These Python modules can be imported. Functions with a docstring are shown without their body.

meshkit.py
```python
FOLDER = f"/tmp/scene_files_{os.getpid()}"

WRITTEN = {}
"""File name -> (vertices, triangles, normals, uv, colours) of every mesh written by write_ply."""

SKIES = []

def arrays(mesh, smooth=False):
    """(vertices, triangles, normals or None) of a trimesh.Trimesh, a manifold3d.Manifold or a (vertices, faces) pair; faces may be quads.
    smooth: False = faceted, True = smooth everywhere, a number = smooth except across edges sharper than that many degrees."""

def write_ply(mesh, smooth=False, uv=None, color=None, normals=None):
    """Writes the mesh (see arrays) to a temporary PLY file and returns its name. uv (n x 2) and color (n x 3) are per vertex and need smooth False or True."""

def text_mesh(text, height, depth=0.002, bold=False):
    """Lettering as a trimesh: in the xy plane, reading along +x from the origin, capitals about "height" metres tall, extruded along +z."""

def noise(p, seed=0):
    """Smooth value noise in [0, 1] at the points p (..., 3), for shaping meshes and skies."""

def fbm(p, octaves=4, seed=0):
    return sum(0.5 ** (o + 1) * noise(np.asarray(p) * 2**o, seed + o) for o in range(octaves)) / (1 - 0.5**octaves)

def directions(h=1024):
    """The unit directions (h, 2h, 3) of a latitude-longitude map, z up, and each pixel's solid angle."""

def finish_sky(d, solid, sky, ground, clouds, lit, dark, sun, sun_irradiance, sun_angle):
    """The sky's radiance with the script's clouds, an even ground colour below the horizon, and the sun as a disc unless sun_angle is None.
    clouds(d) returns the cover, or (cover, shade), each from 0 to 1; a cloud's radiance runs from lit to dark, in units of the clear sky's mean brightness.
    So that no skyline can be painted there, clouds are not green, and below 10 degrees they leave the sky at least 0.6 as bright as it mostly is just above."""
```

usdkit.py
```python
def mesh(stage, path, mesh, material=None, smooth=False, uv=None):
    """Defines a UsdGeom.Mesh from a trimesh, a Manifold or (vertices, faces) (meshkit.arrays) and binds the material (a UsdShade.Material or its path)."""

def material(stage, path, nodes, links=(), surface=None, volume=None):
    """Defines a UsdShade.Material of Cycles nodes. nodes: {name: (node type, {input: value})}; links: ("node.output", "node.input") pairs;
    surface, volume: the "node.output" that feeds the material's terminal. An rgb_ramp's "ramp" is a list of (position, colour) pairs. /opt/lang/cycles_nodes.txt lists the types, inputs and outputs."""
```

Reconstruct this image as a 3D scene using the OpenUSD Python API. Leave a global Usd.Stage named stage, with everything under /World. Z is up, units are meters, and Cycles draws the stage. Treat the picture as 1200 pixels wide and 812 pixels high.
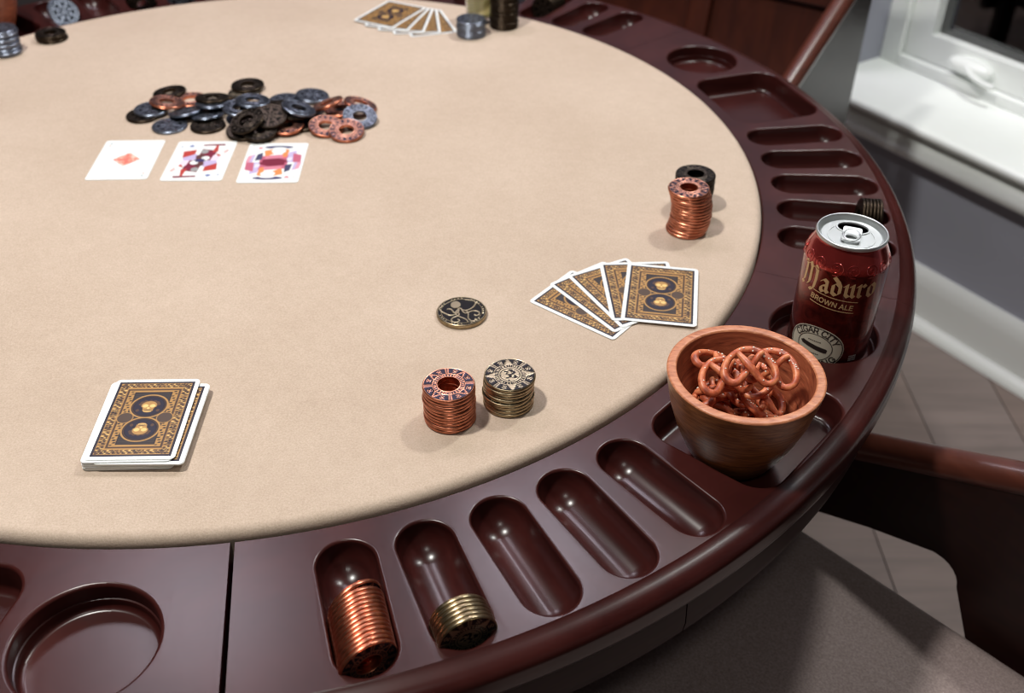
import math, random, glob
import numpy as np, trimesh, manifold3d as m3
import shapely, shapely.ops
from shapely import affinity
from shapely.geometry import Polygon, Point, LineString, box as sbox
from scipy.optimize import linprog
from scipy.interpolate import CubicSpline
from PIL import Image, ImageDraw
import usdkit, meshkit
from pxr import Usd, UsdGeom, UsdLux, UsdShade, Gf, Sdf, Vt

stage = Usd.Stage.CreateInMemory()
UsdGeom.SetStageUpAxis(stage, 'Z'); UsdGeom.SetStageMetersPerUnit(stage, 1.0)
UsdGeom.Xform.Define(stage, '/World'); UsdGeom.Scope.Define(stage, '/World/Looks')
rng = np.random.default_rng(7); random.seed(7)

# ------------------------------------------------------------------ camera, light, exposure
TZ = 0.762                                   # height of the felt; the table's centre is the origin
FPX, PITCH, ROLL, CAM_H = 1225.45, 0.6553, 0.007845, 0.5160
CAM = np.array([0.26764, -0.98190, TZ + CAM_H])
_c, _s = math.cos(PITCH), math.sin(PITCH)
FWD = np.array([0, _c, -_s]); _u = np.array([0, _s, _c]); _r = np.array([1.0, 0, 0])
RIGHT = _r*math.cos(ROLL) + _u*math.sin(ROLL); UP = -_r*math.sin(ROLL) + _u*math.cos(ROLL)
cam = UsdGeom.Camera.Define(stage, '/World/camera')
cam.AddTransformOp().Set(Gf.Matrix4d(*RIGHT, 0, *UP, 0, *(-FWD), 0, *CAM, 1))
cam.CreateHorizontalApertureAttr(36.0); cam.CreateVerticalApertureAttr(36.0*812/1200)
cam.CreateFocalLengthAttr(36.0*FPX/1200)
cam.CreateClippingRangeAttr(Gf.Vec2f(0.02, 100))
cam.CreateFStopAttr(6.8); cam.CreateFocusDistanceAttr(0.75)
cam.GetPrim().CreateAttribute('exposure', Sdf.ValueTypeNames.Float).Set(0.0)
UsdGeom.Camera(cam).CreateExposureAttr(0.0)

CEIL = 2.55
BLUE, COOL, WARM = (.95, .88, 1.0), (.97, 1.0, .95), (1.0, .985, .93)
LAMPS = [  # x, y, radius, intensity, colour
    (-0.60, 0.84, 0.22, 0.44, BLUE), (0.33, 1.03, 0.23, 0.46, BLUE), (-0.34, -0.45, 0.075, 1.55, WARM), (1.06, 0.62, 0.10, 0.95, COOL),
    (0.25, -1.60, 0.12, 0.26, WARM)]
LAMP_POWER = 385.0

def at(u, v, z=0.0):
    """The point at height z above the felt that stands at (u, v) of the 1200 x 812 photograph."""
    d = FWD + (u-600)/FPX*RIGHT - (v-406)/FPX*UP
    t = (TZ + z - CAM[2])/d[2]
    return CAM + t*d
def polar(r, deg, z=0.0):
    return np.array([r*math.cos(math.radians(deg)), r*math.sin(math.radians(deg)), TZ+z])

# ------------------------------------------------------------------ helpers
used = {}
def numbered(name, parent='/World'):
    k = (parent, name); n = used.get(k, 0); used[k] = n+1
    return f'{parent}/{name}' if n == 0 else f'{parent}/{name}_{n:03d}'
def tag(p, label=None, cat=None, group=None, kind=None):
    p = p.GetPrim() if hasattr(p, 'GetPrim') else p
    for k, v in (('label', label), ('category', cat), ('group', group), ('kind', kind)):
        if v: p.SetCustomDataByKey(k, v)
    return p
def matrix(loc=(0, 0, 0), R=None, rz=0.0):
    if R is None:
        c, s = math.cos(rz), math.sin(rz); R = np.array([[c, -s, 0], [s, c, 0], [0, 0, 1]])
    R = np.asarray(R, float)
    return Gf.Matrix4d(*R[:, 0], 0, *R[:, 1], 0, *R[:, 2], 0, *[float(a) for a in loc], 1)
def thing(name, label, cat, loc=(0, 0, 0), rz=0.0, group=None, R=None, kind=None):
    x = UsdGeom.Xform.Define(stage, numbered(name)); x.AddTransformOp().Set(matrix(loc, R, rz))
    return tag(x, label, cat, group, kind)
def copy_of(proto, label, loc, rz=0.0, group=None, R=None, cat=None):
    was = proto.GetCustomData()
    name = proto.GetName()
    if name[-4:-3] == '_' and name[-3:].isdigit(): name = name[:-4]
    x = UsdGeom.Xform.Define(stage, numbered(name)); x.AddTransformOp().Set(matrix(loc, R, rz))
    p = x.GetPrim(); p.GetReferences().AddInternalReference(proto.GetPath()); p.SetInstanceable(True)
    return tag(p, label, cat or was['category'], group or was.get('group'))
def obj(name, mesh, mat, parent=None, smooth=35, paint=None):
    pp = '/World' if parent is None else str((parent.GetPrim() if hasattr(parent, 'GetPrim') else parent).GetPath())
    m = usdkit.mesh(stage, numbered(name, pp), mesh, mat, smooth=(True if paint is not None else smooth))
    if paint is not None:
        pv = UsdGeom.PrimvarsAPI(m).CreatePrimvar('paint', Sdf.ValueTypeNames.Color3fArray, 'vertex')
        pv.Set(Vt.Vec3fArray.FromNumpy(np.asarray(paint, np.float32)))
    return m.GetPrim()
def struct(name, mesh, mat, parent=None, smooth=35, label=None):
    p = obj(name, mesh, mat, parent, smooth)
    if parent is None: tag(p, label, None, None, 'structure')
    return p
def group_struct(name, label=None):
    x = UsdGeom.Xform.Define(stage, numbered(name)); return tag(x, label, None, None, 'structure')

def cat(ms): return trimesh.util.concatenate(ms)
def man(m):
    m = m if isinstance(m, trimesh.Trimesh) else trimesh.Trimesh(*m, process=False)
    m = m.copy(); m.merge_vertices()
    return m3.Manifold(m3.Mesh(np.asarray(m.vertices, np.float32), np.asarray(m.faces, np.uint32)))
def tri(M):
    a = M.to_mesh(); return trimesh.Trimesh(a.vert_properties[:, :3], a.tri_verts, process=False)
def box(x0, x1, y0, y1, z0, z1):
    b = trimesh.creation.box([x1-x0, y1-y0, z1-z0]); b.apply_translation([(x0+x1)/2, (y0+y1)/2, (z0+z1)/2]); return b
def rbox(x0, x1, y0, y1, z0, z1, r=0.004, n=10):
    s = m3.Manifold.sphere(r, n)
    return tri(m3.Manifold.batch_hull([s.translate((x, y, z)) for x in (x0+r, x1-r) for y in (y0+r, y1-r) for z in (z0+r, z1-r)]))
def lathe(profile, n=96, deg=360):
    """A ring or solid from (r, z) points, bottom to top on the outside."""
    P = np.array(profile, float); k = len(P)
    th = np.linspace(0, 2*np.pi, n, endpoint=False)
    V = np.stack([np.outer(np.cos(th), P[:, 0]), np.outer(np.sin(th), P[:, 0]), np.broadcast_to(P[:, 1], (n, k))], -1).reshape(-1, 3)
    F = []
    for i in range(n):
        j = (i+1) % n
        for a in range(k-1):
            F += [(i*k+a, j*k+a, j*k+a+1), (i*k+a, j*k+a+1, i*k+a+1)]
    m = trimesh.Trimesh(V, F, process=False); m.merge_vertices(); m.update_faces(m.nondegenerate_faces()); m.remove_unreferenced_vertices()
    return m
def loft(rings, closed=True):
    """Solid through rings of equal vertex count (each counter-clockwise from above), first to last upwards, ends capped."""
    n = len(rings[0]); V = np.vstack(rings); F = []
    for a in range(len(rings)-1):
        for i in range(n):
            j = (i+1) % n
            F += [(a*n+i, a*n+j, (a+1)*n+j), (a*n+i, (a+1)*n+j, (a+1)*n+i)]
    if closed:
        c0, c1 = len(V), len(V)+1
        V = np.vstack([V, rings[0].mean(0), rings[-1].mean(0)]); L = (len(rings)-1)*n
        for i in range(n):
            j = (i+1) % n
            F += [(c0, j, i), (c1, L+i, L+j)]
    return trimesh.Trimesh(V, F, process=False)
def tube(P, r, n=10, cap=True):
    P = np.asarray(P, float); k = len(P)
    R = np.broadcast_to(np.asarray(r, float), (k,))
    T = np.gradient(P, axis=0); T /= np.linalg.norm(T, axis=1)[:, None]
    up = np.array([0, 0, 1.0]) if abs(T[0, 2]) < .9 else np.array([1.0, 0, 0])
    N = np.cross(T[0], up); N /= np.linalg.norm(N); rings = []
    for i in range(k):
        N = N - T[i]*(N@T[i]); N /= np.linalg.norm(N); B = np.cross(T[i], N)
        a = np.linspace(0, 2*np.pi, n, endpoint=False)
        rings.append(P[i] + R[i]*(np.outer(np.cos(a), N) + np.outer(np.sin(a), B)))
    return loft(rings)
def spline(P, n):
    P = np.asarray(P, float); t = np.r_[0, np.cumsum(np.linalg.norm(np.diff(P, axis=0), axis=1))]
    return CubicSpline(t, P)(np.linspace(0, t[-1], n))
def extrude(poly, h, z0=0.0):
    ms = [trimesh.creation.extrude_polygon(g, h, engine='earcut') for g in getattr(poly, 'geoms', [poly]) if g.area > 0]
    m = cat(ms); m.apply_translation([0, 0, z0]); return m

# ------------------------------------------------------------------ materials
def mat(name, nodes, links=(), surface='p.BSDF'):
    return usdkit.material(stage, '/World/Looks/'+name, nodes, links, surface=surface)
def plain(name, col, rough=.5, metal=0.0, **kw):
    return mat(name, {'p': ('principled_bsdf', {'base_color': col, 'roughness': rough, 'metallic': metal, **kw})})
def wood(name, cols, scale=(6, 60, 60), rough=.32, coat=.3, coat_rough=.18, bump=.02, detail=5, dist=.6, rot=(0, 0, 0), spec=.5):
    """Grain from stretched noise in the object's own coordinates."""
    n = {'tc': ('texture_coordinate', {}), 'mp': ('mapping', {'scale': scale, 'rotation': rot}),
         'n': ('noise_texture', {'scale': 1.0, 'detail': float(detail), 'roughness': .6, 'distortion': dist}),
         'r': ('rgb_ramp', {'ramp': [(0.25+0.5*i/(len(cols)-1), c) for i, c in enumerate(cols)]}),
         'b': ('bump', {'strength': bump, 'distance': .01}),
         'p': ('principled_bsdf', {'roughness': rough, 'coat_weight': coat, 'coat_roughness': coat_rough, 'specular_ior_level': spec})}
    return mat(name, n, [('tc.object', 'mp.vector'), ('mp.vector', 'n.vector'), ('n.fac', 'r.fac'), ('r.color', 'p.base_color'),
                         ('n.fac', 'b.height'), ('b.normal', 'p.normal')])
M = {}
M['rail'] = wood('mahogany_rail', [(.020, .0038, .0034), (.036, .0072, .0062), (.056, .0125, .0105)], (9, 9, 60), rough=.27, coat=.0, coat_rough=.3, bump=.012, spec=.40)
M['apron'] = wood('mahogany_apron', [(.018, .005, .0045), (.030, .0085, .007)], (9, 9, 80), rough=.45, coat=.0, spec=.2)
M['chair'] = wood('chair_mahogany', [(.008, .002, .0018), (.014, .0036, .0028), (.024, .006, .004)], (12, 12, 60), rough=.42, coat=.1, coat_rough=.3, spec=.35)
M['chair_panel'] = wood('chair_inner_panel', [(.030, .0048, .0022), (.056, .0105, .0042), (.080, .016, .006)], (25, 25, 8), rough=.42, coat=.2, coat_rough=.3)
M['bowl'] = wood('teak_bowl', [(.05, .012, .008), (.24, .060, .028), (.34, .095, .043), (.52, .18, .09)], (15, 15, 120), rough=.36, coat=.15, coat_rough=.3, bump=.05, dist=3.2, rot=(.5, .2, 0))
M['bowl_rim'] = wood('teak_end_grain', [(.26, .075, .034), (.50, .18, .085), (.66, .30, .155)], (90, 320, 60), rough=.42, coat=.1, bump=.08)
M['bowl_dark'] = wood('teak_outer', [(.06, .018, .007), (.27, .092, .030), (.40, .150, .050), (.54, .22, .085)], (16, 16, 110), rough=.38, coat=.15, bump=.06, dist=3.5, rot=(.35, -.2, 0))
M['felt'] = mat('tan_suede', {
    'g': ('geometry', {}), 'n1': ('noise_texture', {'scale': 5.0, 'detail': 3.0, 'roughness': .55}),
    'n2': ('noise_texture', {'scale': 650.0, 'detail': 3.0, 'roughness': .7}), 'n3': ('noise_texture', {'scale': 95.0, 'detail': 4.0, 'roughness': .65}),
    'r': ('rgb_ramp', {'ramp': [(.3, (.54, .425, .335)), (.7, (.61, .49, .395))]}),
    'r2': ('rgb_ramp', {'ramp': [(.3, (.80, .78, .76)), (.7, (1.0, 1.0, 1.0))]}), 'r3': ('rgb_ramp', {'ramp': [(.3, (.93, .92, .91)), (.7, (1.0, 1.0, 1.0))]}),
    'm': ('mix', {'mix_type': 'multiply', 'fac': 1.0}), 'm2': ('mix', {'mix_type': 'multiply', 'fac': 1.0}),
    'b': ('bump', {'strength': .22, 'distance': .0012}),
    'p': ('principled_bsdf', {'roughness': .95, 'specular_ior_level': .15, 'sheen_weight': .25, 'sheen_roughness': .5, 'sheen_tint': (1, .86, .72)})},
    [('g.position', 'n1.vector'), ('g.position', 'n2.vector'), ('g.position', 'n3.vector'), ('n1.fac', 'r.fac'), ('n2.fac', 'r2.fac'), ('n3.fac', 'r3.fac'), ('r.color', 'm.color1'),
     ('r2.color', 'm.color2'), ('m.color', 'm2.color1'), ('r3.color', 'm2.color2'), ('m2.color', 'p.base_color'), ('n2.fac', 'b.height'), ('b.normal', 'p.normal')])
def painted_metal(name, rough, metal=1.0):
    return mat(name, {'a': ('attribute', {'attribute': 'paint'}), 'n': ('noise_texture', {'scale': 900.0, 'detail': 2.0}),
                      'b': ('bump', {'strength': .08, 'distance': .0004}),
                      'p': ('principled_bsdf', {'metallic': metal, 'roughness': rough})},
               [('a.color', 'p.base_color'), ('n.fac', 'b.height'), ('b.normal', 'p.normal')])
M['coin_face'] = painted_metal('coin_relief_metal', .36, .9)
def metal(name, col, rough=.3):
    return mat(name, {'g': ('texture_coordinate', {}), 'n': ('noise_texture', {'scale': 260.0, 'detail': 3.0}),
                      'r': ('rgb_ramp', {'ramp': [(.3, tuple(.62*c for c in col)), (.65, col)]}),
                      'p': ('principled_bsdf', {'metallic': 1.0, 'roughness': rough})}, [('g.object', 'n.vector'), ('n.fac', 'r.fac'), ('r.color', 'p.base_color')])
M['copper'] = metal('copper_edge', (.78, .29, .17), .30)
M['brass'] = metal('brass_edge', (.50, .39, .24), .30)
M['steel'] = metal('steel_edge', (.30, .34, .43), .32)
M['bronze'] = metal('dark_bronze_edge', (.060, .043, .030), .36)
M['card'] = mat('card_stock', {'p': ('principled_bsdf', {'base_color': (.77, .79, .78), 'roughness': .42, 'specular_ior_level': .4})})
M['print'] = mat('card_print', {'a': ('attribute', {'attribute': 'paint'}), 'p': ('principled_bsdf', {'roughness': .38, 'specular_ior_level': .4})}, [('a.color', 'p.base_color')])
M['wall'] = mat('grey_wall_paint', {'g': ('geometry', {}), 'n': ('noise_texture', {'scale': 120.0, 'detail': 2.0}), 'b': ('bump', {'strength': .05, 'distance': .002}),
               'p': ('principled_bsdf', {'base_color': (.37, .375, .44), 'roughness': .7})}, [('g.position', 'n.vector'), ('n.fac', 'b.height'), ('b.normal', 'p.normal')])
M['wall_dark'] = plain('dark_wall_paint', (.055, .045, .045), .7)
M['white'] = plain('white_gloss_trim', (.90, .925, .90), .32)
M['ceiling'] = plain('ceiling_white', (.26, .255, .275), .8)
M['seat'] = mat('taupe_upholstery', {'tc': ('texture_coordinate', {}), 'n': ('noise_texture', {'scale': 420.0, 'detail': 4.0, 'roughness': .75}),
    'r': ('rgb_ramp', {'ramp': [(.3, (.20, .15, .14)), (.7, (.36, .285, .27))]}), 'b': ('bump', {'strength': .3, 'distance': .001}),
    'p': ('principled_bsdf', {'roughness': .8, 'specular_ior_level': .25})}, [('tc.object', 'n.vector'), ('n.fac', 'r.fac'), ('r.color', 'p.base_color'), ('n.fac', 'b.height'), ('b.normal', 'p.normal')])
PLANK = [wood(f'floor_plank_{w}', [(a*.75, b*.75, c*.75), (a, b, c), (a*1.2, b*1.2, c*1.2)], (3, 26, 26), rough=.45, coat=0, bump=.02, dist=1.0)
         for w, (a, b, c) in (('pale', (.22, .165, .145)), ('warm', (.19, .14, .122)), ('grey', (.205, .16, .145)))]
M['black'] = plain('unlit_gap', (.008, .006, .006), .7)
M['glass'] = mat('window_pane', {'f': ('fresnel', {'IOR': 1.5}), 't': ('transparent_bsdf', {}), 'g': ('glossy_bsdf', {'color': (1, 1, 1), 'roughness': .0}), 'x': ('mix_closure', {})},
                 [('f.fac', 'x.fac'), ('t.BSDF', 'x.closure1'), ('g.BSDF', 'x.closure2')], surface='x.closure')
M['tumbler'] = mat('drinking_glass', {'p': ('principled_bsdf', {'base_color': (1, 1, 1), 'roughness': .02, 'transmission_weight': 1.0, 'ior': 1.45})})
M['drink'] = mat('pale_drink', {'p': ('principled_bsdf', {'base_color': (.98, .93, .55), 'roughness': .05, 'transmission_weight': .55, 'ior': 1.33})})
M['lamp'] = mat('lamp_lens', {'e': ('emission', {'color': COOL, 'strength': 6.0})}, surface='e.emission')
M['night'] = plain('night_garden', (.012, .014, .013), .9)

# ------------------------------------------------------------------ room: n points from the table to the window wall, d runs along it
N = np.array([.829, .559]); N /= np.linalg.norm(N); D = np.array([N[1], -N[0]])
RM = np.array([[N[0], D[0], 0], [N[1], D[1], 0], [0, 0, 1]])
def room(m):
    m = m.copy() if isinstance(m, trimesh.Trimesh) else trimesh.Trimesh(*m)
    m.vertices = np.asarray(m.vertices) @ RM.T; m.invert() if np.linalg.det(RM) < 0 else None
    return m
NW, N0, D0, D1 = 1.36, -3.0, -2.8, 2.6
# floor of planks
fl = group_struct('floor', 'pale washed wood plank floor')
obj('subfloor', room(box(N0, NW+.3, D0, D1, -.05, -.004)), M['black'], fl)
# planks: ang = math.atan2(-.1168, -.0038)      # the planks run nearly along y
k = 0
for i in range(-14, 12):
    x0 = .862 + i*.165
    y = -3.6 + (i*0.77) % 1.3
    while y < 3.6:
        L = 1.1 + ((i*37 + k*53) % 40)/100
        m = box(x0+.0012, x0+.1638, y, y+L-.002, -.004, 0.0)
        c = np.array([x0+.08, y+L/2])
        if N0-.4 < c@N < NW+.3 and D0-.4 < c@D < D1+.4 and np.linalg.norm(c-[.2, 0]) < 3.2:
            pr = obj('plank', m, PLANK[(i*5+k*3) % 3], fl, smooth=False)
            k += 1
        y += L
# walls
HOLE_D0, HOLE_D1, SILL_Z, HEAD_Z = -.380, 1.55, .415, 2.05
wl = tri(man(box(NW, NW+.26, D0, D1, 0, CEIL)) - man(box(NW-.1, NW+.5, HOLE_D0, HOLE_D1, SILL_Z-.03, HEAD_Z)))
struct('wall_right', room(wl), M['wall'], smooth=30, label='grey painted wall under and beside the window')
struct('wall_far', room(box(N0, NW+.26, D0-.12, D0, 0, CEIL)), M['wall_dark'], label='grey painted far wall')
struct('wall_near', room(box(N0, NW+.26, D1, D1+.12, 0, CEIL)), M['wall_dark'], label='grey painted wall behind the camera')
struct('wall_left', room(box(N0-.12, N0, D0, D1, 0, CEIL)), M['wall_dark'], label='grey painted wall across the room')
struct('ceiling', room(box(N0, NW+.26, D0, D1, CEIL, CEIL+.08)), M['ceiling'], label='white ceiling')
def moulding(prof, d0, d1):
    """Profile (n, z), extruded along the wall."""
    pg = Polygon(prof); e = trimesh.creation.extrude_polygon(pg, d1-d0, engine='earcut')
    V = np.asarray(e.vertices); e.vertices = np.c_[V[:, 0], V[:, 2]+d0, V[:, 1]]; e.invert(); return e
bbp = [(NW, 0), (NW-.020, 0), (NW-.020, .088), (NW-.016, .102), (NW-.014, .112), (NW-.006, .123), (NW, .123)]
bb = group_struct('baseboard_right', 'white baseboard with a rounded shoe moulding')
obj('board', room(moulding(bbp, D0, D1)), M['white'], bb)
a = np.linspace(0, math.pi/2, 7)
sh = [(NW-.020, 0)] + [(NW-.020-.020*math.cos(t), .022*math.sin(t)) for t in a]
obj('shoe_moulding', room(moulding(sh, D0, D1)), M['white'], bb)
# window
wn = group_struct('window_1', 'white framed crank window with a deep white sill and a night-dark pane')
nose = [(NW+.20, SILL_Z-.020), (1.316, SILL_Z-.020)] + [(1.316-.009*math.sin(t), SILL_Z-.010-.010*math.cos(t)) for t in np.linspace(.2, math.pi-.2, 8)] + [(1.316, SILL_Z), (NW+.20, SILL_Z)]
sill = cat([moulding([(n, z) for n, z in nose if True], HOLE_D0, HOLE_D1), moulding([p if p[0] < NW else (NW, p[1]) for p in nose], HOLE_D0-.055, HOLE_D0)])
obj('window_sill', room(sill), M['white'], wn)
apn = [(NW, .334), (1.336, .334), (1.325, .338), (1.318, .346), (1.316, .356), (1.319, .366), (1.327, .376), (1.336, .383), (1.337, SILL_Z-.020), (NW, SILL_Z-.020)]
obj('sill_apron', room(moulding(apn, HOLE_D0-.035, HOLE_D1)), M['white'], wn)
def frame_member(n0, n1, d0, d1, z0, z1): return rbox(n0, n1, d0, d1, z0, z1, .003, 8)
obj('jamb_frame', room(frame_member(1.515, 1.60, HOLE_D0, HOLE_D0+.045, SILL_Z, HEAD_Z)), M['white'], wn)
obj('jamb_frame', room(frame_member(1.515, 1.60, HOLE_D1-.045, HOLE_D1, SILL_Z, HEAD_Z)), M['white'], wn)
obj('frame_bottom', room(frame_member(1.515, 1.60, HOLE_D0+.045, HOLE_D1-.045, SILL_Z, SILL_Z+.022)), M['white'], wn)
obj('frame_head', room(frame_member(1.515, 1.60, HOLE_D0+.045, HOLE_D1-.045, HEAD_Z-.045, HEAD_Z)), M['white'], wn)
for d0, d1 in ((HOLE_D0+.047, .58), (.59, HOLE_D1-.047)):
    sash = tri(man(box(1.53, 1.585, d0, d1, SILL_Z+.024, HEAD_Z-.047)) - man(box(1.4, 1.7, d0+.055, d1-.055, SILL_Z+.078, HEAD_Z-.10)))
    s = obj('sash', room(sash), M['white'], wn, smooth=30)
    obj('pane', room(box(1.555, 1.559, d0+.053, d1-.053, SILL_Z+.075, HEAD_Z-.098)), M['glass'], s, smooth=False)
hd = trimesh.creation.icosphere(3, 1.0); hd.apply_scale([.022, .050, .017]); hd.apply_translation([1.515, -.165, SILL_Z+.052])
obj('crank_cover', room(tri(man(hd) - man(box(1.4, 1.6, -1, 1, 0, SILL_Z+.040)))), M['white'], wn, smooth=40)
cr = tube(spline([(1.50, -.165, SILL_Z+.055), (1.488, -.145, SILL_Z+.050), (1.484, -.115, SILL_Z+.045), (1.487, -.09, SILL_Z+.043)], 14), .0055, 10)
obj('crank_handle', room(cr), M['white'], wn, smooth=50)

# ------------------------------------------------------------------ poker table
RT = -.008                                    # rail top below the felt's crown
SEAM0 = -80.7
R_FELT, R_OUT = .5195, .6640
tb = thing('poker_table', 'round mahogany poker table with tan felt, carved chip slots and cup wells', 'table', (0, 0, TZ))
a = np.linspace(0, math.pi/2, 8)
fp = [(0, -.030), (R_FELT-.0005, -.030), (R_FELT-.0005, -.0095)] + [(R_FELT-.008+.0075*math.cos(t), -.0085+.0078*math.sin(t)) for t in a] + [(.44, -.0002), (.3, 0), (0, 0)]
obj('felt_top', lathe(fp, 300), M['felt'], tb, smooth=50)
def rr_ring(x, y, a_, b_, r, z, n=16):
    """A rounded rectangle: core half sizes a_, b_ grown by r."""
    P = []
    for q, (sx, sy) in enumerate(((1, 1), (-1, 1), (-1, -1), (1, -1))):
        t = np.linspace(q*math.pi/2, (q+1)*math.pi/2, n)
        P.append(np.c_[sx*a_ + r*np.cos(t), sy*b_ + r*np.sin(t)])
    P = np.vstack(P)
    return np.c_[P[:, 0]+x, P[:, 1]+y, np.full(len(P), z)]
def cutter(profile, a_, b_, r, ang):
    """profile: (radius, z) from the deepest ring up; placed with its long side along the radius at (r, ang)."""
    rings = [rr_ring(0, 0, a_+1e-5, b_+1e-5, max(q, 1e-5), z) for q, z in profile]
    m = loft(rings); t = math.radians(ang)
    c, s = math.cos(t), math.sin(t)
    m.vertices = np.asarray(m.vertices) @ np.array([[c, s, 0], [-s, c, 0], [0, 0, 1]]) + [r*c, r*s, 0]
    return man(m)
def lip(w, f, z):   # rounded edge growing outward up to the surface
    return [(w + f - f*math.cos(t), z - f + f*math.sin(t)) for t in np.linspace(0, math.pi/2, 6)] + [(w+f, z+.01)]
SR = .0194; AX = RT-.0035
slot_prof = [(SR*math.sin(t), AX - SR*math.cos(t)) for t in np.linspace(.04, math.pi/2, 16)] + lip(SR, .0022, RT)
cove = lambda w, f, zb: [(w-f+f*math.sin(t), zb+f-f*math.cos(t)) for t in np.linspace(0, math.pi/2, 6)]
CUPR = .0438
cup_prof = [(CUPR-.011, RT-.0205)] + cove(CUPR-.0014, .004, RT-.0205) + [(CUPR-.0014, RT-.0135), (CUPR-.0010, RT-.0128), (CUPR, RT-.0124)] + lip(CUPR, .0026, RT)
tray_prof = [(.006, RT-.024)] + cove(.021, .006, RT-.024) + lip(.022, .0026, RT)
SLOT_REL = [7.6, 13.1, 18.65, 24.15, 29.75]
prof = [(R_FELT+.0008, -.040), (.655, -.040)] + [(.655+.009*math.sin(t), -.031-.009*math.cos(t)) for t in np.linspace(.3, math.pi/2, 5)] + \
       [(.664, -.026)] + [(.651+.013*math.cos(t), -.0205+.0105*math.sin(t)) for t in np.linspace(0, math.pi/2*.93, 8)] + [(.6485, -.0093), (.6465, RT), (R_FELT+.002, RT), (R_FELT+.0008, RT-.0012)]
cs = m3.CrossSection([prof])
for k in range(6):
    s0 = SEAM0 + 60*k
    g0, g1 = ((.17, .02) if k == 0 else (.02, .17) if k == 5 else (.02, .02))
    seg = cs.revolve(320, 60-g0-g1).rotate((0, 0, s0+g0))
    # bevel the seam edges a little by cutting thin wedges
    for rel in SLOT_REL: seg = seg - cutter(slot_prof, .0345, 0, .590, s0+rel)
    seg = seg - cutter(cup_prof, 0, 0, *((.5966, s0+53.4) if k == 0 else (.5945, s0+51.95)))
    seg = seg - cutter(tray_prof, .031, .042, .5905, s0+40.0)
    obj('rail_panel', tri(seg), M['rail'], tb, smooth=32)
ap = [(.60, -.085), (.648, -.085), (.6545, -.080), (.6560, -.070), (.6545, -.046), (.6500, -.0405), (.60, -.0405), (.60, -.085)]
APS = m3.CrossSection([ap[:-1]])
for k in range(6):
    obj('apron', tri(APS.revolve(300, 59.9).rotate((0, 0, SEAM0+27+60*k))), M['apron'], tb, smooth=32)
obj('under_board', lathe([(0, -.060), (.598, -.060), (.598, -.0405), (0, -.0405)], 160), M['black'], tb)
obj('pedestal', lathe([(0, -.700), (.13, -.700), (.15, -.66), (.10, -.60), (.085, -.45), (.12, -.30), (.16, -.20), (.13, -.14), (.24, -.09), (.24, -.0605), (0, -.0605)], 72), M['apron'], tb, smooth=40)
for k in range(4):
    t = math.radians(45+90*k); c, s = math.cos(t), math.sin(t)
    P = spline([(.08*c, .08*s, -.66), (.25*c, .25*s, -.655), (.40*c, .40*s, -.715), (.47*c, .47*s, -.735)], 16)
    obj('pedestal_foot', tube(P, np.linspace(.045, .027, 16), 14), M['apron'], tb, smooth=50)

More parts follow.
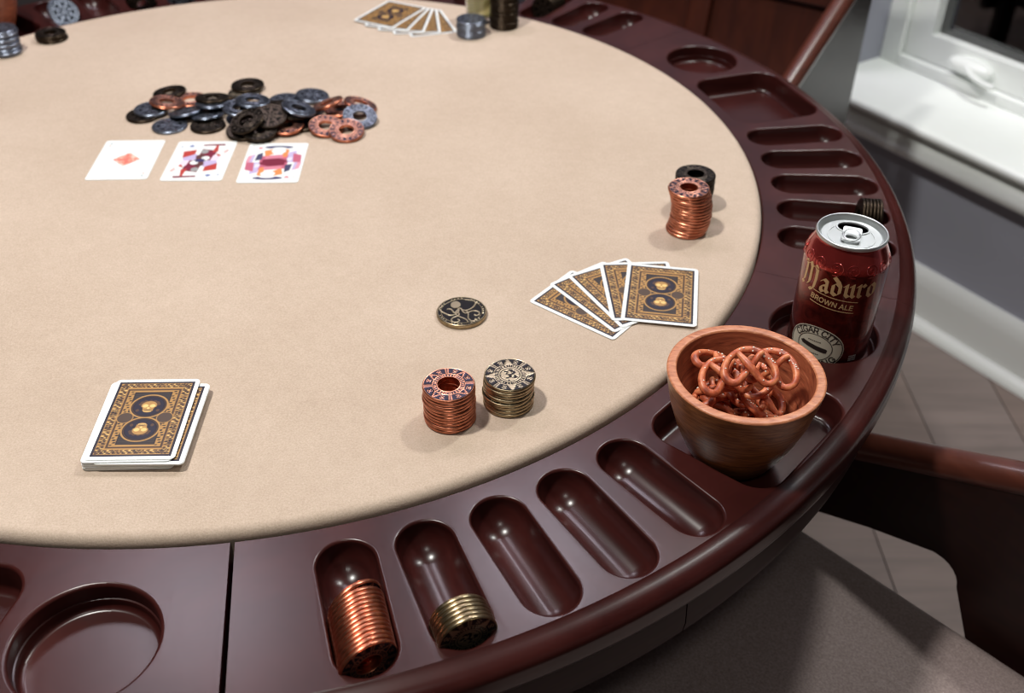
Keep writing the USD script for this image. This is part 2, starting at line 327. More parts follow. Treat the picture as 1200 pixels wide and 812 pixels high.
# ------------------------------------------------------------------ chairs
ARM_SLOPE = .424
def arm_top(s): return -.107 + ARM_SLOPE*(s-.757)
def chair(theta, name, label):
    """A low tub chair facing the table; built with s = distance from the table's centre, lateral, z above the floor."""
    t = thing(name, label, 'chair', (0, 0, TZ), math.radians(theta))
    # seat cushion
    m = man(rbox(.50, .985, -.262, .262, -.375, -.290, .022, 16)); m = m.refine_to_length(.03)
    c = tri(m); V = np.array(c.vertices)
    u, v = (V[:, 0]-.745)/.24, V[:, 1]/.262
    V[:, 2] += np.where(V[:, 2] > -.33, .014*np.clip(1-u**4, 0, 1)*np.clip(1-v**4, 0, 1), 0); c.vertices = V
    obj('seat_cushion', c, M['seat'], t, smooth=50)
    obj('seat_frame', rbox(.51, .99, -.268, .268, -.43, -.376, .006), M['chair'], t)
    for sy in (-1, 1):
        top = [(s, arm_top(s)) for s in np.linspace(.47, 1.03, 14)]
        y0 = [(.47, -.300), (.56, -.277), (.62, -.255), (.685, -.236)]
        cx, cz, r = .690, -.262, .026
        arc = [(cx + r*math.sin(q), cz + r*math.cos(q)) for q in np.linspace(0, math.pi/2*.95, 7)]
        low = [(.741, -.315), (.765, -.43), (.775, -.762+.001), (.81, -.762+.001), (.83, -.46), (1.03, -.46)]
        pg = Polygon(top + [(1.03, -.46)] + low[::-1][1:] + arc[::-1] + y0[::-1]).buffer(0)
        front = Polygon([(.47, arm_top(.47)), (.505, arm_top(.505)), (.500, -.762+.001), (.475, -.762+.001)])
        pg = pg.union(front).buffer(0)
        e = trimesh.creation.extrude_polygon(pg, .026, engine='earcut')
        V = np.asarray(e.vertices); off = .272 if sy > 0 else -.298
        e.vertices = np.c_[V[:, 0], V[:, 2]+off, V[:, 1]]; e.invert()
        sd = obj('side_panel', e, M['chair'], t, smooth=30)
        P = np.array([(s, sy*.285, arm_top(s)+.002) for s in np.linspace(.468, 1.04, 20)])
        cap = tube(P, .0155, 14); V = np.array(cap.vertices); cap.vertices = V
        obj('arm_rail', cap, M['chair_rail'], sd, smooth=50)
    # back: reclined framed panel, stiles, rails and four inset panels
    def back(y0, y1, q0, q1, th, s_off=0.0):
        b = rbox(0, th, y0, y1, q0, q1, .004, 8)
        V = np.asarray(b.vertices); tilt = .20
        b.vertices = np.c_[.985 + s_off + V[:, 0] + (V[:, 2])*tilt, V[:, 1], -.40 + V[:, 2]]
        return b
    obj('back_panel', back(-.270, .270, 0, .54, .016, .010), M['chair_panel'], t)
    for y0, y1 in ((-.271, -.235), (-.02, .02), (.235, .271)): obj('back_stile', back(y0, y1, 0, .56, .02, -.006), M['chair_panel'], t)
    for q0, q1 in ((.10, .14), (.31, .345), (.52, .57)): obj('back_rail', back(-.272, .272, q0, q1, .020, -.004), M['chair_panel'], t)
    for sy in (-1, 1):
        obj('leg', rbox(.965, 1.005, sy*.25-.018, sy*.25+.018, -.762, -.42, .004), M['chair'], t)
    return t
M['chair_rail'] = wood('chair_arm_rail', [(.06, .016, .010), (.11, .030, .018)], (12, 12, 60), rough=.3, coat=.4, coat_rough=.2)
chair(-47, 'armchair', 'dark wooden tub armchair with taupe seat, beside the pretzel bowl')
chair(55, 'armchair', 'reddish brown wooden armchair beyond the table, next to the window')

# ------------------------------------------------------------------ chips: metal coins with relief on both faces
CR, CT = .01925, .00318
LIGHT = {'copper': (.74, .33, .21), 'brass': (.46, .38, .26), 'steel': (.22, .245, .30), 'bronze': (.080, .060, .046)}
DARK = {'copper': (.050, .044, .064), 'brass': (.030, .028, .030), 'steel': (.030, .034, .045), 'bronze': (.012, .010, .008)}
def wrap(a): return (a+math.pi) % (2*math.pi) - math.pi
def sun_pattern(rho, th, hole):
    d45 = np.abs(wrap(4*(th-math.pi/4))/4); d90 = np.abs(wrap(4*th)/4)
    on = rho > .945
    on |= (np.abs(rho-.625) < .014)
    on |= (np.sin(th*36 + 2*np.sin(th*5)) > .1) & (rho > .49) & (rho < .59)
    on |= (rho > .62) & (np.abs(d45*rho - .046) < .020)
    w = (1-(rho-.60)/.36)*.27
    on |= (rho > .60) & (d90 < w) & (d90 > w-.070) if hole else (rho > .60) & (d90 < w)
    px, py = rho*np.cos(th), rho*np.sin(th)
    for k in range(8):
        a = math.pi/8 + k*math.pi/4; q = .79
        d = np.hypot(px-q*math.cos(a), py-q*math.sin(a))
        on |= (d < .040) | (np.abs(d-.085) < .012)
    if hole: on |= rho < .475
    else:
        nz = meshkit.noise(np.stack([px*11+5, py*11+5, 0*px], -1), 3)
        on = np.where(rho < .455, ((nz > .36) & (rho < .38)) | (np.abs(rho-.42) < .022), on)
        for ex, ey in ((-.12, .05), (.12, .05), (0, -.12)): on &= ~((px-ex)**2 + (py-ey)**2 < .055**2)
    return on
def rosette_pattern(rho, th, hole):
    on = (rho > .92) | (np.abs(rho-.74) < .03) | (np.abs(rho-.42) < .03) | (rho < .10)
    on |= (rho > .77) & (rho < .89) & (np.sin(th*26) > 0)
    on |= (rho < .40) & (rho > .14) & (np.abs(wrap(8*th)/8)*rho < .05)
    on |= (rho > .45) & (rho < .71) & (np.abs(wrap(8*th+.4)/8)*rho < .09*(1-(rho-.45)/.3)+.02)
    return on
def coin_face(pattern, hole, kind, R=CR, n=120, k=36, depth=.00028):
    r0 = .43 if hole else 0.0
    rho = np.linspace(r0, .965, k); th = np.linspace(0, 2*np.pi, n, endpoint=False)
    Rr, T = np.meshgrid(rho, th, indexing='ij')
    on = pattern(Rr, T, hole)
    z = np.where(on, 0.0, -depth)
    V = np.stack([Rr*R*np.cos(T), Rr*R*np.sin(T), z], -1).reshape(-1, 3)
    F = []
    idx = np.arange(k*n).reshape(k, n); nx = np.roll(idx, -1, 1)
    F = np.vstack([np.stack([idx[:-1], idx[1:], nx[1:]], -1).reshape(-1, 3), np.stack([idx[:-1], nx[1:], nx[:-1]], -1).reshape(-1, 3)])
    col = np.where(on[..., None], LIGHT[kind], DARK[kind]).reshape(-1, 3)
    return V, F, col
def edge_band(hole, R, T):
    b = .00055; h = T/2
    out = [(R*.965, -h), (R-.00085, -h+.0001), (R-.0003, -h+.0004), (R, -h+.00085), (R, -.0002), (R-.00018, 0), (R, .0002), (R, h-.00085), (R-.0003, h-.0004), (R-.00085, h-.0001), (R*.965, h)]
    ms = [lathe(out, 72)]
    if hole: ms.append(lathe([(.43*R, h), (.42*R, h-.0003), (.42*R, -h+.0003), (.43*R, -h)], 48))
    return cat(ms)
def chip(kind, hole, pattern, name, label, cat_, loc, rz=0, R=None, group=None, rad=CR, th=CT, n=120, k=36, depth=.00028):
    t = thing(name, label, cat_, loc, rz, group, R)
    V, F, col = coin_face(pattern, hole, kind, rad, n, k, depth)
    obj('edge_band', edge_band(hole, rad, th), M[kind], t, smooth=40)
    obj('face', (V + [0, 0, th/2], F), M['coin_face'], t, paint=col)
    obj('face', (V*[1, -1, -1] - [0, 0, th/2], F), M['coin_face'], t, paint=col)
    return t
KIND = {'C': ('copper', True, sun_pattern, 'copper_ring_chip'), 'B': ('brass', False, sun_pattern, 'brass_chip'),
        'S': ('steel', False, rosette_pattern, 'steel_chip'), 'R': ('steel', True, sun_pattern, 'steel_ring_chip'),
        'D': ('bronze', True, sun_pattern, 'bronze_ring_chip'), 'K': ('bronze', False, rosette_pattern, 'bronze_chip')}
WORDS = {'C': 'copper ring chip', 'B': 'brass chip', 'S': 'blue-grey steel chip', 'R': 'bright steel ring chip', 'D': 'dark bronze ring chip', 'K': 'dark bronze solid chip'}
proto = {}
def put_chip(k, label, loc, rz=0.0, R=None, group=None):
    kind, hole, pat, name = KIND[k]
    if R is None: R = np.array([[math.cos(rz), -math.sin(rz), 0], [math.sin(rz), math.cos(rz), 0], [0, 0, 1]])
    else: R = R @ np.array([[math.cos(rz), -math.sin(rz), 0], [math.sin(rz), math.cos(rz), 0], [0, 0, 1]])
    if k not in proto:
        proto[k] = chip(kind, hole, pat, name, label, 'poker chip', loc, 0, R, group); return proto[k]
    return copy_of(proto[k], label, loc, 0, group, R)
ORD = ['topmost', 'second', 'third', 'fourth', 'fifth', 'sixth', 'seventh', 'eighth', 'ninth', 'tenth', 'eleventh', 'twelfth', 'thirteenth', 'fourteenth', 'fifteenth',
       'sixteenth', 'seventeenth', 'eighteenth', 'nineteenth', 'twentieth', 'twenty-first', 'twenty-second', 'twenty-third', 'twenty-fourth', 'twenty-fifth']
def ordinal(i, n, what, where):
    if i == 0: return f'topmost {what} of {where}'
    if i == n-1: return f'lowest {what} of {where}, lying on the felt'
    return f'{what}, {ORD[i]} from the top of {where}'
def stack(k, x, y, n, where, group, wob=.0006, lean=(0, 0), top_rz=0.0, z0=0.0, offs=None):
    for i in range(n-1, -1, -1):
        j = n-1-i
        dx, dy = rng.normal(0, wob, 2)
        if offs: dx += offs(j)[0]; dy += offs(j)[1]
        z = TZ + z0 + CT/2 + j*(CT+.00004) + .0001
        put_chip(k, ordinal(i, n, WORDS[k], where), (x+dx+lean[0]*j, y+dy+lean[1]*j, z), top_rz if i == 0 else rng.uniform(0, 6.28), group=group)
p = at(526, 449.5, .0325)
stack('C', p[0], p[1], 10, 'the near copper stack', 'copper chips of the near stack', .0004, top_rz=.92)
p = at(596, 438, .0265)
stack('B', p[0], p[1], 8, 'the near brass stack', 'brass chips of the near stack', .0005, top_rz=.12, offs=lambda j: (-.0012, -.0008) if j == 3 else (0, 0))
p = at(811.5, 218, .0465)
stack('C', p[0], p[1], 14, 'the tall copper stack by the rail', 'copper chips of the tall stack', .0003, top_rz=.0, offs=lambda j: (.0032*(1-(j-5.5)**2/36.0)-.0012, 0))
p = at(814, 207, .038)
stack('D', p[0]+.003, p[1]+.012, 11, 'the stack behind the tall copper', 'dark chips behind the tall copper stack', .0005)
p = at(3, 56, .010)
stack('S', -.3745, .2915, 10, 'the steel stack at the picture edge', 'steel chips at the picture edge', .0010)
stack('D', -.3330, .3385, 3, 'the low dark pile', 'dark chips of the low pile', .0012)
stack('S', .2105, .3640, 7, 'the far steel stack', 'steel chips of the far stack', .0006)
stack('K', .2535, .3965, 16, 'the far tall dark stack', 'dark chips of the far tall stack', .0005)

# pot of loose chips: every chip is laid on those under it (lowest resting plane over a height map)
HX, HY, HS = -.22, .0, .0008
nx, ny = int(.40/HS), int(.26/HS)
Hmap = np.zeros((ny, nx))
gx = HX + (np.arange(nx)+.5)*HS; gy = HY + (np.arange(ny)+.5)*HS; GX, GY = np.meshgrid(gx, gy)
def rest(x, y):
    m = (GX-x)**2 + (GY-y)**2 <= (CR*.985)**2
    X, Y, Z = GX[m]-x, GY[m]-y, Hmap[m]
    keep = np.arange(len(X)) % 2 == 0
    A = np.c_[-X[keep], -Y[keep], -np.ones(keep.sum())]
    r = linprog([0, 0, 1], A_ub=A, b_ub=-Z[keep], bounds=[(-.55, .55), (-.55, .55), (0, .2)], method='highs')
    a_, b_, c_ = r.x
    return a_, b_, c_, m
pot = [  # u, v, kind, words -- from the bottom of the heap upwards
    (168, 134, 'K', 'dark bronze solid chip at the pot\'s far end beside the steel one'), (198.6, 146.5, 'S', 'blue-grey steel chip lying flat in front of the pot above the ace'),
    (177, 127, 'S', 'blue-grey steel chip tucked under the pot\'s leaning copper ring'), (223, 116, 'C', 'copper ring chip half buried behind the grey chips'),
    (243.4, 146, 'K', 'dark bronze solid chip lying in front of the pot above the middle card'), (242, 133, 'S', 'blue-grey steel chip just behind the front bronze chip'),
    (262, 121, 'K', 'dark bronze solid chip buried mid pot'), (286.5, 108.5, 'B', 'brass chip under the rearmost dark ring'),
    (285, 137, 'S', 'blue-grey steel chip under the bright steel rings'), (311, 138, 'K', 'dark bronze solid chip in the middle of the pot, under others'),
    (334, 117, 'S', 'blue-grey steel chip at the back next to the two grey chips'), (365.7, 111, 'S', 'blue-grey steel chip farthest back on the pot\'s window side'),
    (384, 131.5, 'R', 'steel ring chip under the copper rings'), (400, 127, 'C', 'copper ring chip sandwiched beneath another copper ring'),
    (358, 142, 'K', 'dark bronze solid chip at the front near the copper rings'), (336, 147, 'C', 'copper ring chip peeking out at the front middle'),
    (285.5, 151, 'K', 'dark bronze chip lowest at the front of the pot above the face cards'), (347, 133, 'K', 'dark bronze solid chip under the grey ring'),
    (382, 147.5, 'C', 'copper ring chip lying under the frontmost copper ring'), (421.7, 121, 'C', 'copper ring chip apart at the pot\'s window end, rear'),
    (421.7, 139, 'R', 'steel ring chip behind the frontmost copper ring'), (301, 128, 'K', 'dark bronze solid chip beneath the bright steel pair'),
    (323, 124, 'K', 'dark bronze solid chip behind the grey ring, under the steel one'), (217.6, 130, 'S', 'blue-grey steel chip tilted beside the copper ring'),
    (198.6, 107, 'D', 'dark bronze ring chip on top behind the leaning copper ring'), (195, 119, 'C', 'copper ring chip leaning on top of the pot\'s far end'),
    (248.6, 121, 'S', 'blue-grey steel chip under the dark steel ring'), (248.6, 115, 'D', 'dark ring chip topping the grey chips at the back'),
    (290, 99, 'D', 'rearmost dark bronze ring chip of the pot'), (281, 126, 'R', 'bright steel ring chip under the brightest one at the top'),
    (304.5, 153, 'D', 'dark bronze ring chip beside the lowest front chip'), (316.5, 139, 'K', 'dark bronze solid chip just in front of the bright steel rings'),
    (296, 120, 'R', 'brightest steel ring chip on top of the pot'), (349.3, 127, 'R', 'steel ring chip leaning on the dark chips mid pot'),
    (383.8, 122, 'C', 'copper ring chip on top of the pot\'s window side'), (406, 153, 'C', 'frontmost copper ring chip of the pot'),
    (291, 149, 'D', 'dark bronze ring chip leaning on the front of the pot')]
for u, v, k, wd in pot:
    z = .003
    for it in range(3):
        q = at(u, v, z); a_, b_, c_, m_ = rest(q[0], q[1]); z = c_ + CT*.9
    nrm = np.array([-a_, -b_, 1.0]); nrm /= np.linalg.norm(nrm)
    ux = np.array([1, 0, a_]); ux /= np.linalg.norm(ux); uy = np.cross(nrm, ux)
    Rm = np.stack([ux, uy, nrm], 1)
    base = np.array([q[0], q[1], TZ + c_]) + nrm*(CT/2+.0001)
    put_chip(k, wd, base, rng.uniform(0, 6.28), Rm, 'loose chips in the pot')
    Hmap[m_] = np.maximum(Hmap[m_], a_*(GX[m_]-q[0]) + b_*(GY[m_]-q[1]) + c_ + CT*1.04 + .0003)

# chips standing in the rail's slots (their axis runs along the slot)
def slot_row(k, seam, rel, r0, n, where, group, lean=0.0, dz=0.0, step=None, r_dir=1, yaw=0.0):
    ang = seam + rel; t = math.radians(ang)
    ax = np.array([math.cos(t), math.sin(t), 0]); ez = np.array([0, 0, 1.0])
    for i in range(n):
        ln = lean + rng.normal(0, .006); yw = yaw + (.10 if yaw > .2 and i == 0 else 0) + rng.normal(0, .008)
        er = np.array([math.cos(t+yw), math.sin(t+yw), 0]); el = np.array([-er[1], er[0], 0])
        nrm = er*math.cos(ln) + ez*math.sin(ln)
        uy = -er*math.sin(ln) + ez*math.cos(ln)
        Rm = np.stack([el, uy, nrm], 1) if np.linalg.det(np.stack([el, uy, nrm], 1)) > 0 else np.stack([-el, uy, nrm], 1)
        c = ax*(r0 + r_dir*i*(step or CT+.00008)/math.cos(ln)/math.cos(yw) - (.0016 if yaw > .2 and i == 0 else 0)) + ez*(TZ + AX + .0003 + dz)
        nm = 'innermost' if i == (0 if r_dir > 0 else n-1) else 'outermost' if i == (n-1 if r_dir > 0 else 0) else ORD[i if r_dir > 0 else n-1-i]
        lab = f'{nm} {WORDS[k]} in {where}' if nm.endswith('most') else f'{WORDS[k]}, {nm} from the felt in {where}'
        put_chip(k, lab, c, rng.uniform(0, 6.28), Rm, group)
A_, B_, C_, D_ = SEAM0, SEAM0+60, SEAM0+120, SEAM0+180
slot_row('C', A_, SLOT_REL[0], .5880, 14, 'the rail slot nearest the seam', 'copper chips in the near slot', lean=-.08, yaw=.27)
slot_row('B', A_, SLOT_REL[1], .6195, 6, 'the rail slot beside the copper filled one', 'brass chips in the near slot', lean=-.06, dz=.003)
slot_row('D', B_, SLOT_REL[1], .6160, 6, 'the slot just behind the can', 'dark chips in the slot behind the can', lean=-.05)
slot_row('D', B_, SLOT_REL[0], .6170, 5, 'the slot hidden partly by the can', 'dark chips in the slot beside the can', lean=-.05)
slot_row('K', C_, SLOT_REL[2], .5820, 10, 'the slot past the dark stack', 'dark chips in the far slot', lean=-.05)
slot_row('S', C_, SLOT_REL[3], .5700, 8, 'the slot behind the dark stack', 'steel chips in the far slot', lean=-.05)
slot_row('S', D_, SLOT_REL[4], .5560, 3, 'the far slot above the low dark pile', 'steel chips in the slot by the low pile', lean=-.62, dz=.012)
slot_row('D', D_, SLOT_REL[2], .5600, 8, 'the slot beyond the face cards', 'dark chips in the slot beyond the cards', lean=-.05)
slot_row('S', D_, SLOT_REL[1], .5560, 8, 'the farthest filled slot', 'steel chips in the slot beyond the pot', lean=-.05)

# dealer coin with an octopus
def seg_dist(px, py, P):
    d = np.full(px.shape, 9.0)
    for (x0, y0), (x1, y1) in zip(P[:-1], P[1:]):
        vx, vy = x1-x0, y1-y0; t = np.clip(((px-x0)*vx+(py-y0)*vy)/(vx*vx+vy*vy+1e-12), 0, 1)
        d = np.minimum(d, np.hypot(px-x0-t*vx, py-y0-t*vy))
    return d
ARMS = [[(490, 350), (480, 420), (400, 450), (280, 420), (195, 350), (240, 318)], [(480, 380), (430, 410), (390, 370), (320, 360)],
        [(505, 420), (500, 460), (420, 490), (400, 530), (450, 555), (520, 540), (500, 512)], [(520, 340), (545, 480), (640, 520), (660, 552)],
        [(560, 370), (660, 430), (680, 510), (740, 535), (775, 500)], [(540, 350), (650, 410), (740, 380), (830, 400), (820, 445), (760, 440)],
        [(530, 350), (620, 375), (720, 330), (750, 235), (680, 215), (600, 208)], [(240, 318), (330, 255), (420, 222)]]
ARMS = [spline([((x-550)/405, -(y-385)/225) for x, y in A], 26) for A in ARMS]
def octopus_pattern(rho, th, hole):
    px, py = rho*np.cos(th), rho*np.sin(th)
    on = rho > .93
    on |= np.abs(rho-.81) < .012
    on |= (rho > .84) & (rho < .90) & (np.sin(th*40) > .2) & (np.sin(th*7+1) > -.5)
    for i, A in enumerate(ARMS): on |= seg_dist(px, py, A) < (.032 if i != 7 else .015)
    ex, ey = (445-550)/405, -(290-385)/225
    on |= ((px-ex)/.20)**2 + ((py-ey)/.24)**2 < 1
    return on
p = at(541, 366, .0025)
chip('brass', False, octopus_pattern, 'dealer_coin', 'single large coin embossed with a brass octopus, alone on the felt', 'coin', (p[0], p[1], TZ+.0022), 0, None, None, .0212, .0042, 220, 80, .0007)

# ------------------------------------------------------------------ playing cards
CW, CH, CTH = .063, .088, .00030
def card_poly(w=CW, h=CH, r=.0035): return sbox(-w/2+r, -h/2+r, w/2-r, h/2-r).buffer(r, quad_segs=6)
card_body = extrude(card_poly(), CTH)
def srgb(c): c = np.asarray(c, float)/255.0; return np.where(c <= .04045, c/12.92, ((c+.055)/1.055)**2.4)
def print_grid(img, w, h, res=.00052, z=CTH+.00003):
    """The printed picture as a fine sheet: colours at the vertices."""
    nx, ny = int(w/res), int(h/res)
    xs, ys = np.linspace(-w/2, w/2, nx), np.linspace(h/2, -h/2, ny)
    X, Y = np.meshgrid(xs, ys); V = np.stack([X, Y, np.full_like(X, z)], -1).reshape(-1, 3)
    idx = np.arange(nx*ny).reshape(ny, nx); a_, b_, c_, d_ = idx[:-1, :-1], idx[:-1, 1:], idx[1:, 1:], idx[1:, :-1]
    F = np.vstack([np.stack([a_, d_, c_], -1).reshape(-1, 3), np.stack([a_, c_, b_], -1).reshape(-1, 3)])
    im = np.asarray(img.resize((nx, ny), Image.LANCZOS).convert('RGB'))
    return V, F, srgb(im).reshape(-1, 3)
PX = 16                                        # drawing pixels per millimetre / 2
def sc(*a): return [x*PX/2 for x in a]
def draw_back():
    W, H = 56.5, 81.5; im = Image.new('RGB', (int(W*PX/2), int(H*PX/2)), (38, 34, 46)); d = ImageDraw.Draw(im)
    gold, dark, mid, pale = (172, 130, 76), (30, 25, 32), (84, 60, 46), (216, 178, 112)
    r = lambda x0, y0, x1, y1, c: d.rectangle(sc(x0, y0, x1, y1), fill=c)
    r(2.1, 2.1, W-2.1, H-2.1, gold)
    rs = np.random.RandomState(4)
    def scroll(x0, y0, x1, y1, n, c, vert):     # leafy marks along a band
        for i in range(n):
            t = (i+.5)/n
            x, y = (x0+(x1-x0)*(.5+.28*math.sin(i*2.1)), y0+(y1-y0)*t) if vert else (x0+(x1-x0)*t, y0+(y1-y0)*(.5+.28*math.sin(i*2.1)))
            a_ = .7+rs.rand()*.6; b_ = .4+rs.rand()*.35
            d.ellipse(sc(x-a_, y-b_, x+a_, y+b_), fill=c)
            d.line(sc(x-a_*1.4, y+b_, x+a_*1.4, y-b_*1.6), fill=c, width=int(PX*.18))
    for x0 in (2.2, W-8.2): scroll(x0, 2.5, x0+6, H-2.5, 78, dark, True); scroll(x0, 2.5, x0+6, H-2.5, 47, pale, True); scroll(x0, 2.5, x0+6, H-2.5, 61, mid, True)
    for y0 in (2.0, H-7.5): scroll(2.5, y0, W-2.5, y0+5.5, 50, dark, False); scroll(2.5, y0, W-2.5, y0+5.5, 31, pale, False); scroll(2.5, y0, W-2.5, y0+5.5, 41, mid, False)
    d.rectangle(sc(8.6, 8.6, W-8.6, H-8.6), outline=mid, width=int(PX*.55)); d.rectangle(sc(9.6, 9.6, W-9.6, H-9.6), outline=dark, width=int(PX*.3))
    for x0 in (10.4, W-14.4): scroll(x0, 10.5, x0+4, H-10.5, 24, dark, True)
    r(14.6, 12.2, W-14.6, H-12.2, (50, 44, 44))
    for i in range(26): d.line(sc(14.6, 12.2+i*2.25, W-14.6, 12.2+i*2.25), fill=(84, 74, 62), width=int(PX*.15))
    d.rectangle(sc(14.6, 12.2, W-14.6, H-12.2), outline=dark, width=int(PX*.4))
    for sx in (14.0, W-14.0): d.ellipse(sc(sx-6, H/2-6, sx+6, H/2+6), fill=(78, 62, 52), outline=gold, width=int(PX*.35))
    for s, cy in ((1, H/2-12.6), (-1, H/2+12.6)):
        cx = W/2
        d.ellipse(sc(cx-14, cy-13.2, cx+14, cy+13.2), fill=gold); d.ellipse(sc(cx-12.6, cy-11.9, cx+12.6, cy+11.9), fill=dark)
        d.ellipse(sc(cx-12, cy-11.3, cx+12, cy+11.3), outline=mid, width=int(PX*.25))
        d.ellipse(sc(cx-10.6, cy-10, cx+10.6, cy+10), fill=(34, 32, 48))
        e = lambda x, y, a_, b_, c: d.ellipse(sc(cx+x-a_, cy+s*y-b_, cx+x+a_, cy+s*y+b_), fill=c)
        for k in range(7):                       # petals over the brow
            t = math.pi*(k/6); e(-6.4*math.cos(t), -2.2-3.6*math.sin(t), 1.5, 1.3, mid)
        e(0, -.6, 5.6, 5.0, gold); e(0, 4.0, 3.8, 2.9, gold)
        e(-2.6, -.4, 2.0, 1.8, (226, 190, 122)); e(2.6, -.4, 2.0, 1.8, (226, 190, 122)); e(0, 2.0, .9, 1.1, (226, 190, 122))
        e(-5.2, 2.4, 1.0, 1.4, dark); e(5.2, 2.4, 1.0, 1.4, dark); e(0, 4.6, 2.8, .45, dark)
        for k in range(-2, 3): e(k*1.1, 5.4, .4, .9, pale)
        e(-7.4, 4.6, 1.2, 1.4, mid); e(7.4, 4.6, 1.2, 1.4, mid)
    return im
def suit(d, x, y, s, kind, c):
    P = lambda pts: d.polygon([q for a_, b_ in pts for q in sc(x+a_*s, y+b_*s)], fill=c)
    if kind == 'diamond': P([(0, -1), (.75, 0), (0, 1), (-.75, 0)])
    if kind == 'spade':
        P([(0, -1), (.9, .35), (0, .35), (-.9, .35)]); P([(0, .2), (.35, 1), (-.35, 1)])
        for q in (-.45, .45): d.ellipse(sc(x+q*s-.48*s, y+.3*s-.48*s, x+q*s+.48*s, y+.3*s+.48*s), fill=c)
    if kind == 'heart':
        P([(0, 1), (.92, -.2), (-.92, -.2)])
        for q in (-.45, .45): d.ellipse(sc(x+q*s-.48*s, y-.35*s-.48*s, x+q*s+.48*s, y-.35*s+.48*s), fill=c)
def letter(d, x, y, s, ch, c):
    S = {'A': [[(-.6, 1), (0, -1), (.6, 1)], [(-.35, .3), (.35, .3)]], 'J': [[(.4, -1), (.4, .6), (.1, 1), (-.4, .7)]],
         'K': [[(-.5, -1), (-.5, 1)], [(.5, -1), (-.5, .1), (.55, 1)]]}[ch]
    for L in S: d.line([q for a_, b_ in L for q in sc(x+a_*s, y+b_*s)], fill=c, width=int(PX*.32))
def draw_face(which):
    W, H = 61.0, 86.0; white = (229, 232, 230)
    im = Image.new('RGB', (int(W*PX/2), int(H*PX/2)), white); d = ImageDraw.Draw(im)
    red, navy, plum, org, rose, lil = (178, 66, 60), (58, 56, 98), (120, 42, 62), (240, 138, 84), (186, 98, 122), (186, 172, 208)
    if which == 'ace':
        letter(d, 6, 7, 2.4, 'A', (150, 160, 165)); suit(d, 6, 12.5, 1.6, 'diamond', (205, 140, 130))
        rs = np.random.RandomState(3); cx, cy = W/2, H/2
        poly = [(0, -15), (14, 0), (0, 15), (-14, 0)]
        d.polygon([q for a_, b_ in poly for q in sc(cx+a_, cy+b_)], fill=(232, 150, 132))
        for i in range(9):
            for j in range(9):
                u, v = (i-4)/4.6, (j-4)/4.6; x, y = cx+(u-v)*7, cy+(u+v)*7.5
                if rs.rand() > .35: d.ellipse(sc(x-1.0, y-.8, x+1.0, y+.8), fill=[(214, 92, 84), (246, 214, 200), (196, 80, 76)][rs.randint(3)])
    half = Image.new('RGB', im.size, white); h = ImageDraw.Draw(half); cx, cy = W/2, H/2
    pg = lambda c, *P: h.polygon([q for a_, b_ in P for q in sc(cx+a_, cy+b_)], fill=c)
    el = lambda c, x, y, a_, b_: h.ellipse(sc(cx+x-a_, cy+y-b_, cx+x+a_, cy+y+b_), fill=c)
    if which == 'jack':
        pg(red, (-21, -20), (-8, -24), (-8, -14), (-19, -5)); pg(lil, (-19, -6), (-6, -15), (-3, -4), (-16, 4))
        pg(plum, (-2, -26), (14, -22), (12, 0), (-4, 0)); el((150, 150, 150), 1, -20, 4, 4.5); pg((96, 60, 60), (-6, -10), (0, -16), (5, -6), (-4, 0))
        pg(plum, (-3, -36), (19, -38), (20, -34), (-3, -33)); pg(red, (11, -34), (13, -34), (15, -20), (9, -18)); el(white, 5, -5, 4.2, 4.2)
        pg(red, (14, -16), (20, -12), (17, -8)); pg((226, 206, 222), (12, -12), (20, -8), (18, 2), (10, 4)); pg(navy, (-6, -2), (4, -4), (4, 0), (-6, 0))
        h.line([q for a_, b_ in ((20, -20), (25, -24), (22, -16)) for q in sc(cx+a_, cy+b_)], fill=red, width=int(PX*.5))
        suit(h, cx-15, cy-33, 3.0, 'spade', (110, 122, 170)); letter(h, 5.5, 6.5, 2.4, 'J', (160, 165, 185)); suit(h, 5.5, 12, 1.7, 'spade', (160, 165, 185))
    if which == 'king':
        pg(rose, (-14, -14), (14, -18), (15, 0), (-15, 0)); pg(org, (-13, -26), (-3, -30), (-2, -20), (-10, -12)); pg(org, (8, -30), (13, -28), (12, -12), (6, -10))
        el(white, 2, -25, 7.5, 5.5); el(navy, 1, -34, 15, 3.2); el(white, 2, -31, 8, 3.0)
        pg((70, 68, 96), (-19, -18), (-14, -22), (-13, -6), (-20, -4)); pg((214, 150, 168), (-28, -14), (-21, -18), (-22, 0), (-29, 0)); pg(lil, (-24, -15), (-21, -17), (-22, 0), (-25, 0))
        pg(lil, (13, -22), (21, -26), (22, 0), (14, 0)); pg(rose, (18, -20), (27, -16), (28, 0), (20, 0)); pg((214, 208, 226), (13, -10), (18, -12), (18, -3), (13, -3))
        pg(plum, (-12, -6), (4, -9), (14, -4), (14, 0), (-12, 0)); pg((206, 128, 146), (-10, -14), (8, -16), (8, -10), (-10, -8))
        suit(h, cx-18, cy-32, 2.6, 'heart', (206, 120, 132)); letter(h, 5.5, 6.5, 2.4, 'K', (200, 190, 190)); suit(h, 5.5, 12, 1.7, 'heart', (222, 190, 190))
    if which != 'ace':
        top = half.crop((0, 0, half.size[0], half.size[1]//2)); im.paste(top, (0, 0)); im.paste(top.rotate(180), (0, half.size[1]-half.size[1]//2))
    else:
        c = im.crop((0, 0, int(20*PX/2), int(18*PX/2))).rotate(180); im.paste(c, (im.size[0]-c.size[0], im.size[1]-c.size[1]))
    return im
back_grid = print_grid(draw_back(), .0565, .0815)
card_proto = {}
